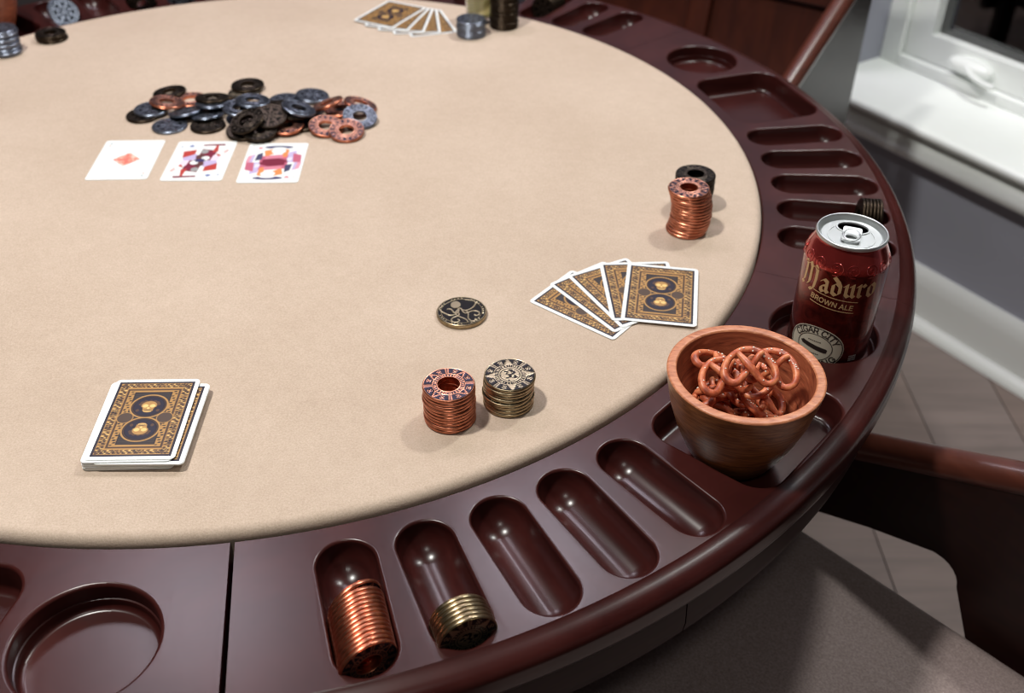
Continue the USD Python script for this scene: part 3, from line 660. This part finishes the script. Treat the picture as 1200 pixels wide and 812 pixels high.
def put_card(label, x, y, rz, z, group, face=None):
    """z: height of the card's underside above the felt; face: None = back up, 'plain' = no print in sight."""
    name = 'playing_card'
    key = face or 'back'; loc = (x, y, TZ+z)
    if key in card_proto: return copy_of(card_proto[key], label, loc, rz, group)
    t = thing(name, label, 'playing card', loc, rz, group); card_proto[key] = t
    obj('card_stock', card_body, M['card'], t, smooth=30)
    if key == 'back': V, F, C = back_grid; obj('back_print', (V, F), M['print'], t, paint=C)
    elif key != 'plain':
        V, F, C = print_grid(draw_face(key), .061, .086); obj('face_print', (V, F), M['print'], t, paint=C)
    return t
put_card('red diamond ace, face up in front of the pot', -.13853, .00586, .0467, .0002, None, 'ace')
put_card('face-up court card in dark red and grey, middle of the three', -.06128, .00475, .0228, .0002, None, 'jack')
put_card('face-up court card in orange and purple, nearest the fanned hand', .01646, .00183, .0328, .0002, None, 'king')
# the deck
ND = 26; st = CTH+.00002
for i in range(ND):
    z = .0002 + i*st; top = ND-1-i
    if top == 0: put_card('topmost card of the deck, ornate gold skull back showing', .00019, -.41013, .0310, z, 'cards of the deck')
    elif top == 1: put_card('second card of the deck, hidden under the top card', -.0004, -.4104, .031, z, 'cards of the deck')
    elif top in (5, 6, 7): put_card({5: 'upper of three cards jutting out of the deck towards the octopus coin', 6: 'middle of three cards jutting out of the deck', 7: 'lowest of three cards jutting out of the deck'}[top], .0062+.0002*top, -.4132, .014, z, 'jutting cards of the deck')
    else: put_card('white-edged card squared within the deck, seen only by its edge', -.0024+rng.normal(0, .0003), -.4118+rng.normal(0, .0002), .044+rng.normal(0, .004), z, 'inner cards of the deck', 'plain')
# the near hand, fanned: the last lies on top
def left_edge(tl, bl, z=0.0):
    a0, b0 = at(*tl, z), at(*bl, z); v = (a0-b0)[:2]; ang = math.atan2(v[1], v[0]) - math.pi/2
    c, s = math.cos(ang), math.sin(ang); mid = (a0[:2]+b0[:2])/2
    return mid[0] + c*CW/2, mid[1] + s*CW/2, ang
zz = lambda x, y: (610+x/5.4545, 295+y/5.4545)
near = [(zz(57, 322), zz(588, 566)), (zz(184, 214), zz(594, 520)), (zz(304, 168), zz(634, 486)), (zz(503, 92), zz(577, 440))]
labs = ['lowest card of the near fan, farthest from the can', 'second card of the near fan, overlapping the lowest', 'middle card of the near fan', 'fourth card of the near fan, just under the top one']
for i, (tl, bl) in enumerate(near):
    x, y, an = left_edge(tl, bl); put_card(labs[i], x, y, an, .0002+i*.00045, 'fanned hand by the bowl')
put_card('top card of the near fan, whole skull back showing beside the bowl', .3959, -.2369, -.1511, .0002+4*.00045, 'fanned hand by the bowl')
# the far hand
labs = ['topmost card of the far fan, whole back showing', 'second card of the far fan, just under the whole one', 'middle card of the far fan across the table', 'fourth card of the far fan across the table', 'lowest card of the far fan, next to the steel stack']
for i in range(4, -1, -1):
    an = math.radians(-27 + 11.2*i); tr = np.array([.1453, .4585]) + (np.array([.165, .4570]) - [.1453, .4585])*i/4
    c, s = math.cos(an), math.sin(an); o = np.array([c*CW/2 - s*CH/2, s*CW/2 + c*CH/2])
    put_card(labs[i], *(tr-o), an, .0002+(4-i)*.00045, 'fanned hand across the table')

# ------------------------------------------------------------------ beer can
can_base = np.array([.5318, -.2812, TZ+RT-.0205+.0002])
CANR = .0330; PHI0 = math.radians(-110.0)
M['can_paint'] = mat('red_can_paint', {'tc': ('texture_coordinate', {}), 'sx': ('separate_xyz', {}), 'mp': ('mapping', {'scale': (60, 60, 60)}),
    'n': ('noise_texture', {'scale': 1.0, 'detail': 5.0, 'roughness': .6, 'distortion': 1.5}), 'r': ('rgb_ramp', {'ramp': [(.35, (.10, .012, .010)), (.65, (.27, .035, .025))]}),
    'p': ('principled_bsdf', {'metallic': .85, 'roughness': .27, 'coat_weight': .6, 'coat_roughness': .08})},
    [('tc.object', 'mp.vector'), ('mp.vector', 'n.vector'), ('n.fac', 'r.fac'), ('r.color', 'p.base_color')])
M['can_shoulder'] = plain('can_shoulder_red', (.42, .045, .04), .22, .8, coat_weight=.6, coat_roughness=.08)
M['alu'] = plain('brushed_aluminium', (.60, .62, .62), .40, .9)
M['gold_print'] = plain('gold_print', (.62, .40, .20), .45, .25)
M['badge'] = plain('badge_cream', (.55, .50, .40), .5)
M['ink'] = plain('badge_ink', (.022, .014, .012), .5)
M['grey_print'] = plain('grey_print', (.45, .42, .40), .5)
can = thing('beer_can', 'dark red opened beer can standing in the cup well behind the bowl', 'can', can_base)
obj('body', lathe([(0, .0075), (.012, .006), (.0225, .0012), (.0235, 0), (.0248, .0006), (.0275, .0045), (.0312, .0100), (.0326, .0128), (CANR, .0155), (CANR, .1005)], 120), M['can_paint'], can, smooth=50)
obj('shoulder', lathe([(CANR, .1005), (.0328, .1030), (.0318, .1062), (.0302, .1098), (.0285, .1135), (.0272, .1160), (.0266, .1175), (.0264, .1188)], 120), M['can_shoulder'], can, smooth=60)
obj('seam_rim', lathe([(.0262, .1186), (.0268, .1186), (.0275, .1195), (.0277, .1208), (.0273, .1220), (.0266, .1223), (.0260, .1219), (.0254, .1203), (.0248, .1172), (.0243, .1160), (.0236, .1157), (.0230, .1164), (.0226, .1176)], 120), M['alu'], can, smooth=60)
# lid panel with its opening on the side away from the camera
Raz = np.array([[math.cos(PHI0+math.pi/2), -math.sin(PHI0+math.pi/2)], [math.sin(PHI0+math.pi/2), math.cos(PHI0+math.pi/2)]])
hole = affinity.scale(Point(0, .0105).buffer(1, quad_segs=24), .0118, .0080)
disc = Point(0, 0).buffer(.0229, quad_segs=30)
def turn(m):
    V = np.array(m.vertices); V[:, :2] = V[:, :2] @ Raz.T; m = m.copy(); m.vertices = V; return m
lid = extrude(disc.difference(hole), .0007, .1172)
lidp = obj('lid', turn(lid), M['alu'], can, smooth=30)
ring = affinity.scale(Point(0, .0105).buffer(1, quad_segs=24), .0134, .0094).difference(affinity.scale(Point(0, .0105).buffer(1, quad_segs=24), .0119, .0081))
obj('mouth_bead', turn(extrude(ring, .0007, .1179)), M['alu'], lidp, smooth=30)
rec = Point(0, -.002).buffer(.0185, quad_segs=24); rec = rec.difference(Point(0, -.002).buffer(.0172, quad_segs=24)).difference(affinity.scale(Point(0, .0105).buffer(1), .0145, .0105))
obj('lid_ridge', turn(extrude(rec, .0005, .1179)), M['alu'], lidp, smooth=30)
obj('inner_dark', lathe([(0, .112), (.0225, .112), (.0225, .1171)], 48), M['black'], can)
tab = sbox(-.0048, -.0105, .0048, .0044).buffer(.0024, quad_segs=8)
loop = affinity.scale(Point(0, -.0072).buffer(1, quad_segs=12), .0044, .0034)
tm = extrude(tab.difference(loop), .0015); tv, tf = trimesh.remesh.subdivide_to_size(tm.vertices, tm.faces, .002, max_iter=10)
tv = np.array(tv); tv[:, 2] += .1190 + np.clip(tv[:, 1]+.001, 0, 1)*.10; tm = trimesh.Trimesh(tv, tf, process=False)
tbp = obj('pull_tab', turn(tm), M['alu'], can, smooth=30)
rim_ = tube(np.r_[[( .0062*math.cos(q)*1.02, -.0040+.0082*math.sin(q)*1.06, .1202 + max(0, -.0030+.0082*math.sin(q))*.10) for q in np.linspace(0, 2*math.pi, 40)]], .0009, 8)
obj('tab_curl', turn(rim_), M['alu'], tbp, smooth=50)
rv = lathe([(0, .1178), (.0030, .1178), (.0030, .1190), (.0024, .1202), (0, .1205)], 28); V = np.array(rv.vertices); V[:, 1] += .0022; rv.vertices = V
obj('rivet', turn(rv), M['alu'], can, smooth=50)
def on_can(poly_or_mesh, lift=.00006, h=.00008, phi=PHI0, step=.0022):
    """Flat print, x along the girth from phi and y = height, bent onto the can."""
    m = poly_or_mesh if isinstance(poly_or_mesh, trimesh.Trimesh) else extrude(poly_or_mesh, h)
    v, f = trimesh.remesh.subdivide_to_size(m.vertices, m.faces, step, max_iter=12)
    z = v[:, 2]-v[:, 2].min(); z = np.where(z > 1e-7, h, 0.0); a_ = phi + v[:, 0]/CANR; r = CANR + lift + z
    return trimesh.Trimesh(np.c_[r*np.cos(a_), r*np.sin(a_), v[:, 1]], f, process=False)
# blackletter: a broad nib drawn along strokes
NIB = .115
def nib_stroke(P, w=NIB, ang=42):
    d = np.array([math.cos(math.radians(ang)), math.sin(math.radians(ang))])*w; out = []
    for a_, b_ in zip(P[:-1], P[1:]):
        a_, b_ = np.array(a_), np.array(b_)
        out.append(shapely.MultiPoint([a_-d, a_+d, b_-d, b_+d]).convex_hull.buffer(.018, quad_segs=3))
    return shapely.union_all(out)
GL = {
 'M': (1.56, [[(.02, 1.42), (.16, 1.56), (.30, 1.36), (.30, .95), (.24, .30), (.06, .12)], [(.36, 1.36), (.62, 1.58), (.76, 1.36), (.76, .42), (.64, .20)], [(.82, 1.36), (1.08, 1.58), (1.24, 1.34), (1.24, .70), (1.16, .16), (1.02, -.04), (.86, .02)], [(.06, .12), (.20, .02)]]),
 'a': (.78, [[(.12, .80), (.28, .98), (.50, .84), (.50, .18), (.64, .04)], [(.50, .56), (.24, .50), (.14, .34), (.16, .14), (.30, .02), (.48, .18)]]),
 'd': (.82, [[(.60, .72), (.60, .20), (.38, .02), (.15, .18), (.15, .76), (.36, .96), (.60, .74), (.46, 1.02), (.14, 1.34)]]),
 'u': (.84, [[(.06, .84), (.18, .96), (.18, .20), (.34, .04), (.56, .20)], [(.44, .86), (.58, .96), (.58, .16), (.72, .04)]]),
 'r': (.66, [[(.04, .86), (.18, .96), (.18, .14), (.32, .04)], [(.20, .74), (.40, .96), (.54, .82)]]),
 'o': (.76, [[(.15, .78), (.15, .20), (.36, .02), (.60, .20), (.60, .78), (.38, .98), (.15, .78)]])}
XH = .0120; x = 0; word = []
for ch in 'Maduro':
    w, S = GL[ch]; g = shapely.union_all([nib_stroke(s_) for s_ in S])
    if ch == 'd': g = shapely.union_all([g])
    word.append(affinity.translate(g, x, 0)); x += w
word = [affinity.scale(affinity.translate(g, -x/2, 0), XH, XH, origin=(0, 0)) for g in word]
word[0] = affinity.translate(affinity.scale(word[0], 1.04, 1.16, origin=(word[0].bounds[2], 0)), 0, -.0022)
for g in word: obj('blackletter', on_can(affinity.translate(g, -.0022, .0812)), M['gold_print'], can, smooth=False)
def text_poly(txt, h, bold=True):
    m = meshkit.text_mesh(txt, h, .0004, bold=bold); return m
tx = text_poly('BROWN ALE', .0044); b = tx.bounds; tx.apply_translation([-(b[0][0]+b[1][0])/2, 0, 0]); tx.apply_transform(trimesh.transformations.rotation_matrix(-.10, [0, 0, 1])); tx.apply_translation([-.0040, .0708, 0])
obj('lettering', on_can(tx), M['gold_print'], can, smooth=False)
for x0, x1, z in ((-.0205, .0165, .0780), (-.0215, .0150, .0678)): obj('print_line', on_can(affinity.rotate(sbox(x0, z, x1, z+.0006), -5.5)), M['gold_print'], can, smooth=False)
# oval brewery badge
BX, BZ = -.0090, .0285
BA, BB = .0238, .0198
oval = lambda k, dk=0: affinity.translate(affinity.scale(Point(0, 0).buffer(1, quad_segs=24), BA*k, BB*k), BX, BZ)
bg = obj('badge', on_can(oval(1.0)), M['badge'], can, smooth=False)
obj('badge_ring', on_can(oval(.97).difference(oval(.935)), .00016), M['ink'], bg, smooth=False)
obj('badge_ring', on_can(oval(.63).difference(oval(.60)), .00016), M['ink'], bg, smooth=False)
def arc_text(txt, h, a0, a1, k, up=True):
    """Letters spread over the badge from angle a0 to a1 (degrees) on the ellipse scaled by k."""
    out = []; widths = []
    for ch in txt:
        if ch == ' ': widths.append(h*.45); out.append(None); continue
        m = text_poly(ch, h); b = m.bounds; widths.append(b[1][0]-b[0][0]+h*.16); m.apply_translation([-(b[0][0]+b[1][0])/2, 0, 0]); out.append(m)
    tot = sum(widths); run = 0; res = []
    for m, w in zip(out, widths):
        t = math.radians(a0 + (a1-a0)*(run+w/2)/tot); run += w
        if m is None: continue
        px, py = BA*k*math.cos(t), BB*k*math.sin(t); nx_, ny_ = math.cos(t)/BA, math.sin(t)/BB; rot = math.atan2(ny_, nx_) + (-math.pi/2 if up else math.pi/2)
        c, s = math.cos(rot), math.sin(rot); V = np.array(m.vertices)
        m.vertices = np.c_[BX+px+c*V[:, 0]-s*V[:, 1], BZ+py+s*V[:, 0]+c*V[:, 1], V[:, 2]]; res.append(m)
    return cat(res)
obj('badge_lettering', on_can(arc_text('CIGAR CITY', .0056, 160, 20, .665, True), .00016), M['ink'], bg, smooth=False)
obj('badge_lettering', on_can(arc_text('BREWING', .0056, 205, 335, .93, False), .00016), M['ink'], bg, smooth=False)
cg = affinity.rotate(Polygon([(-.0125, 0), (-.0105, .0019), (.0090, .0022), (.0108, .0015), (.0108, -.0015), (.0090, -.0022), (-.0105, -.0019)]), -9, origin=(0, 0))
obj('cigar_mark', on_can(affinity.translate(cg, BX, BZ), .00016), M['ink'], bg, smooth=False)
for zz_, w_ in ((.0058, .0060), (-.0062, .0060)):
    obj('badge_small_print', on_can(shapely.union_all([sbox(BX-w_+i*.0016, BZ+zz_-.0004, BX-w_+i*.0016+.0011, BZ+zz_+.0004) for i in range(int(2*w_/.0016))]), .00016), M['ink'], bg, smooth=False)
obj('red_band', lathe([(CANR+.00012, .0150), (CANR+.00018, .0158), (CANR+.00012, .0166)], 120), M['can_shoulder'], can, smooth=60)
for i, z in enumerate((.0135+.0065, .0135+.0045, .0135+.0085)):
    obj('small_print', on_can(shapely.union_all([sbox(.0205+j*.0012, z, .0205+j*.0012+.0008, z+.0011) for j in range(6)])), M['grey_print'], can, smooth=False)
# raised scrollwork round the shoulder
def shoulder_r(z): return np.interp(z, [.0900, .1005, .1030, .1062, .1098, .1135, .1160], [CANR, CANR, .0328, .0318, .0302, .0285, .0272])
sw = []
for k in range(9):
    a0 = PHI0 + (k-4.4)*.42; sgn = 1 if k % 2 else -1
    t = np.linspace(0, 1, 34); rr = .0010 + .0052*t; q = t*3.6*math.pi
    gx_ = sgn*rr*np.cos(q); gz_ = .1045 + rr*np.sin(q)*.95
    A = a0 + gx_/.032; R_ = shoulder_r(gz_) + .00005
    sw.append(tube(np.c_[R_*np.cos(A), R_*np.sin(A), gz_], .00032, 6))
obj('scrollwork', cat(sw), M['can_shoulder'], can, smooth=50)

# ------------------------------------------------------------------ pretzel bowl
bc = at(875, 437.5, .050); BWZ = TZ+RT-.024+.0002
RIMZ = .0835
bowl = thing('wooden_bowl', 'turned teak bowl of pretzels standing in the rail tray', 'bowl', (bc[0]-.0005, bc[1], BWZ))
outer = [(0, 0), (.0200, 0), (.0235, .0006), (.0305, .0065), (.0378, .0200), (.0450, .0370), (.0510, .0555), (.0549, .0745), (.0560, .0822)]
inner = [(.0488, .0822), (.0472, .0740), (.0438, .0580), (.0392, .0410), (.0330, .0260), (.0240, .0150), (.0120, .0105), (0, .0095)]
obj('outer_wall', lathe(outer, 120), M['bowl_dark'], bowl, smooth=50)
obj('inner_wall', lathe(inner, 120), M['bowl'], bowl, smooth=50)
obj('rim', lathe([(.0560, .0822), (.0557, .0832), (.0545, .0837), (.0502, .0837), (.0492, .0832), (.0488, .0822)], 120), M['bowl_rim'], bowl, smooth=60)
M['pretzel'] = mat('glazed_pretzel', {'tc': ('texture_coordinate', {}), 'n': ('noise_texture', {'scale': 160.0, 'detail': 4.0}),
    'r': ('rgb_ramp', {'ramp': [(.28, (.20, .032, .014)), (.50, (.50, .105, .042)), (.74, (.78, .28, .12))]}), 'b': ('bump', {'strength': .25, 'distance': .0008}),
    'p': ('principled_bsdf', {'roughness': .45, 'coat_weight': .15, 'coat_roughness': .3, 'subsurface_weight': .0})},
    [('tc.object', 'n.vector'), ('n.fac', 'r.fac'), ('r.color', 'p.base_color'), ('n.fac', 'b.height'), ('b.normal', 'p.normal')])
M['salt'] = plain('salt_grain', (.85, .80, .70), .3)
PATH = [(.50, -.76, .12), (.18, -.30, .16), (0, -.02, .18), (-.30, .36, .06), (-.66, .70, 0), (-.98, .52, 0), (-1.04, .05, 0), (-.86, -.42, 0), (-.50, -.80, 0), (0, -.97, 0), (.50, -.80, 0), (.86, -.42, 0), (1.04, .05, 0), (.98, .52, 0), (.66, .70, 0), (.30, .36, .04), (0, -.02, -.06), (-.18, -.30, .10), (-.50, -.76, .22)]
PZ = .0170; PR = .0027
PC = spline(np.array(PATH)*PZ*[1, .92, .9], 84)
pret_mesh = tube(PC, PR*(1+.10*np.sin(np.linspace(0, 19, 84)))*np.r_[np.linspace(.75, 1, 8), np.ones(68), np.linspace(1, .75, 8)], 10)
pproto = None
S2 = .0007; ng = int(.112/S2); hg = (np.arange(ng)+.5)*S2-.056
BXg, BYg = np.meshgrid(hg, hg); rg = np.hypot(BXg, BYg)
ir = np.array([p_[0] for p_ in inner][::-1]); iz = np.array([p_[1] for p_ in inner][::-1])
Hb = np.interp(rg, ir, iz); Hb[rg > .0488] = .086
Hb = np.maximum(Hb, .0)
def put_pretzel(x, y, rot, label, tilt=None):
    global pproto, Hb
    c, s = math.cos(rot), math.sin(rot)
    L = PC[:, :2] @ np.array([[c, s], [-s, c]]); lz = PC[:, 2]
    offs = [(0, 0), (PR, 0), (-PR, 0), (0, PR), (0, -PR)]
    A, bb_ = [], []
    for ox, oy in offs:
        q = np.hypot(ox, oy); drop = PR if q == 0 else 0.0
        ix = np.clip(((x+L[:, 0]+ox+.056)/S2).astype(int), 0, ng-1); iy = np.clip(((y+L[:, 1]+oy+.056)/S2).astype(int), 0, ng-1)
        A.append(np.c_[-L[:, 0], -L[:, 1], -np.ones(len(L))]); bb_.append(-(Hb[iy, ix] + drop - lz))
    if tilt is None:
        a_, b_, c_ = linprog([0, 0, 1], A_ub=np.vstack(A), b_ub=np.concatenate(bb_), bounds=[(-.62, .62), (-.62, .62), (0, .2)], method='highs').x
    else:
        a_, b_ = tilt; AA = np.vstack(A); c_ = float(np.max(-np.concatenate(bb_) + AA[:, 0]*a_ + AA[:, 1]*b_))
    ux = np.array([1, 0, a_]); ux /= np.linalg.norm(ux); nrm = np.array([-a_, -b_, 1.0]); nrm /= np.linalg.norm(nrm); uy = np.cross(nrm, ux)
    Rm = np.stack([ux, uy, nrm], 1) @ np.array([[c, -s, 0], [s, c, 0], [0, 0, 1]])
    o = np.array([x, y, c_]); W = PC @ Rm.T + o
    for k in range(len(W)):
        m = (BXg-W[k, 0])**2 + (BYg-W[k, 1])**2 < PR**2
        d2 = PR**2 - (BXg[m]-W[k, 0])**2 - (BYg[m]-W[k, 1])**2
        Hb[m] = np.maximum(Hb[m], W[k, 2] + np.sqrt(np.maximum(d2, 0)))
    loc = np.array([bc[0]-.0005, bc[1], BWZ]) + o + [0, 0, .0002]
    if pproto is None:
        pproto = thing('pretzel', label, 'pretzel', loc, 0, 'pretzels in the teak bowl', Rm)
        obj('twist', pret_mesh, M['pretzel'], pproto, smooth=50)
        rs = np.random.RandomState(5); g = []
        for k in rs.choice(np.arange(6, 78), 16, replace=False):
            t = rs.uniform(-.9, .9); q = PC[k]; b = trimesh.creation.icosphere(1, .00062+rs.rand()*.0003)
            b.apply_scale([1, .8, .8]); b.apply_translation(q + np.array([math.sin(t)*.7, math.sin(t)*.7, math.cos(t)])*PR*.98); g.append(b)
        sg = obj('salt_grains', cat(g), M['salt'], pproto, smooth=40); tag(sg, 'coarse pale salt grains', None, None, 'stuff')
    else: copy_of(pproto, label, loc, 0, 'pretzels in the teak bowl', Rm)
low = [(-.012, -.008, .4), (.013, -.004, 2.2), (.000, .016, 4.0), (-.016, .012, 5.1), (.012, .012, 1.2)]
mid_ = [(-.018, -.008, 1.0), (.016, -.012, 4.4), (-.006, .014, 2.8), (.018, .006, .2), (-.018, .010, 3.7)]
for i, (x, y, r) in enumerate(low): put_pretzel(x, y, r, 'pretzel buried at the bottom of the bowl, glimpsed through the upper ones')
for i, (x, y, r) in enumerate(mid_): put_pretzel(x, y, r, f'pretzel in the middle layer, {["by the felt side wall", "by the near wall", "by the far wall", "by the can side wall", "at the far felt side"][i]}')
topp = [(.007, .012, 1.9, 'pretzel lying flat on top at the back, salt crusted', (.10, .12)), (-.018, .010, 2.6, 'pretzel on top, leaning on the felt side wall', (-.40, .05)),
        (-.016, -.006, 3.4, 'curled pretzel on top in front of the leaning one', (-.15, .40)), (.016, -.005, 2.7, 'pretzel on top at the front, towards the can side', (.20, .42)),
        (-.001, -.011, 3.10, 'large upright looped pretzel on top at the front centre', (.02, .50))]
for x, y, r, lab, tl in topp: put_pretzel(x, y, r, lab, tl)

# far wooden bowl and a glass of pale drink
fb = np.array([-.372, .405])
fb = at(-14, 20, .02)
cb = polar(.5905, D_+40.0, RT-.024+.0002)
far = thing('wooden_bowl', 'orange-brown teak bowl cut off at the picture corner', 'bowl', (cb[0]+.004, cb[1]-.004, cb[2]))
obj('outer_wall', lathe(outer, 80), M['bowl'], far, smooth=50); obj('inner_wall', lathe(inner, 80), M['bowl'], far, smooth=50)
obj('rim', lathe([(.0560, .0822), (.0557, .0832), (.0545, .0837), (.0502, .0837), (.0492, .0832), (.0488, .0822)], 80), M['bowl_rim'], far, smooth=60)
gl = thing('drinking_glass', 'small clear glass of pale yellow drink behind the far steel stack', 'glass', (.2190, .4130, TZ+.0002))
obj('tumbler', lathe([(0, 0), (.0155, 0), (.0165, .001), (.0185, .055), (.0180, .0555), (.0174, .055), (.0156, .010), (.013, .0075), (0, .007)], 60), M['tumbler'], gl, smooth=40)
obj('drink', lathe([(0, .0073), (.0129, .0078), (.0154, .0103), (.0168, .043), (0, .043)], 60), M['drink'], gl, smooth=40)

# ------------------------------------------------------------------ recessed ceiling lamps
for i, (x, y, r, w, col) in enumerate(LAMPS):
    lt = thing('ceiling_light', 'round white recessed ceiling lamp above the table', 'lamp', (x, y, CEIL), 0, 'recessed ceiling lamps')
    obj('trim_ring', lathe([(r+.02, 0), (r+.018, -.006), (r+.004, -.008), (r+.002, -.001)], 48), M['white'], lt, smooth=50)
    L = UsdLux.DiskLight.Define(stage, str(lt.GetPath())+'/lamp')
    L.CreateRadiusAttr(r); L.CreateIntensityAttr(LAMP_POWER*w*(0.075/r)**2); L.CreateColorAttr(Gf.Vec3f(*col))
    L.AddTranslateOp().Set(Gf.Vec3d(0, 0, -.004))
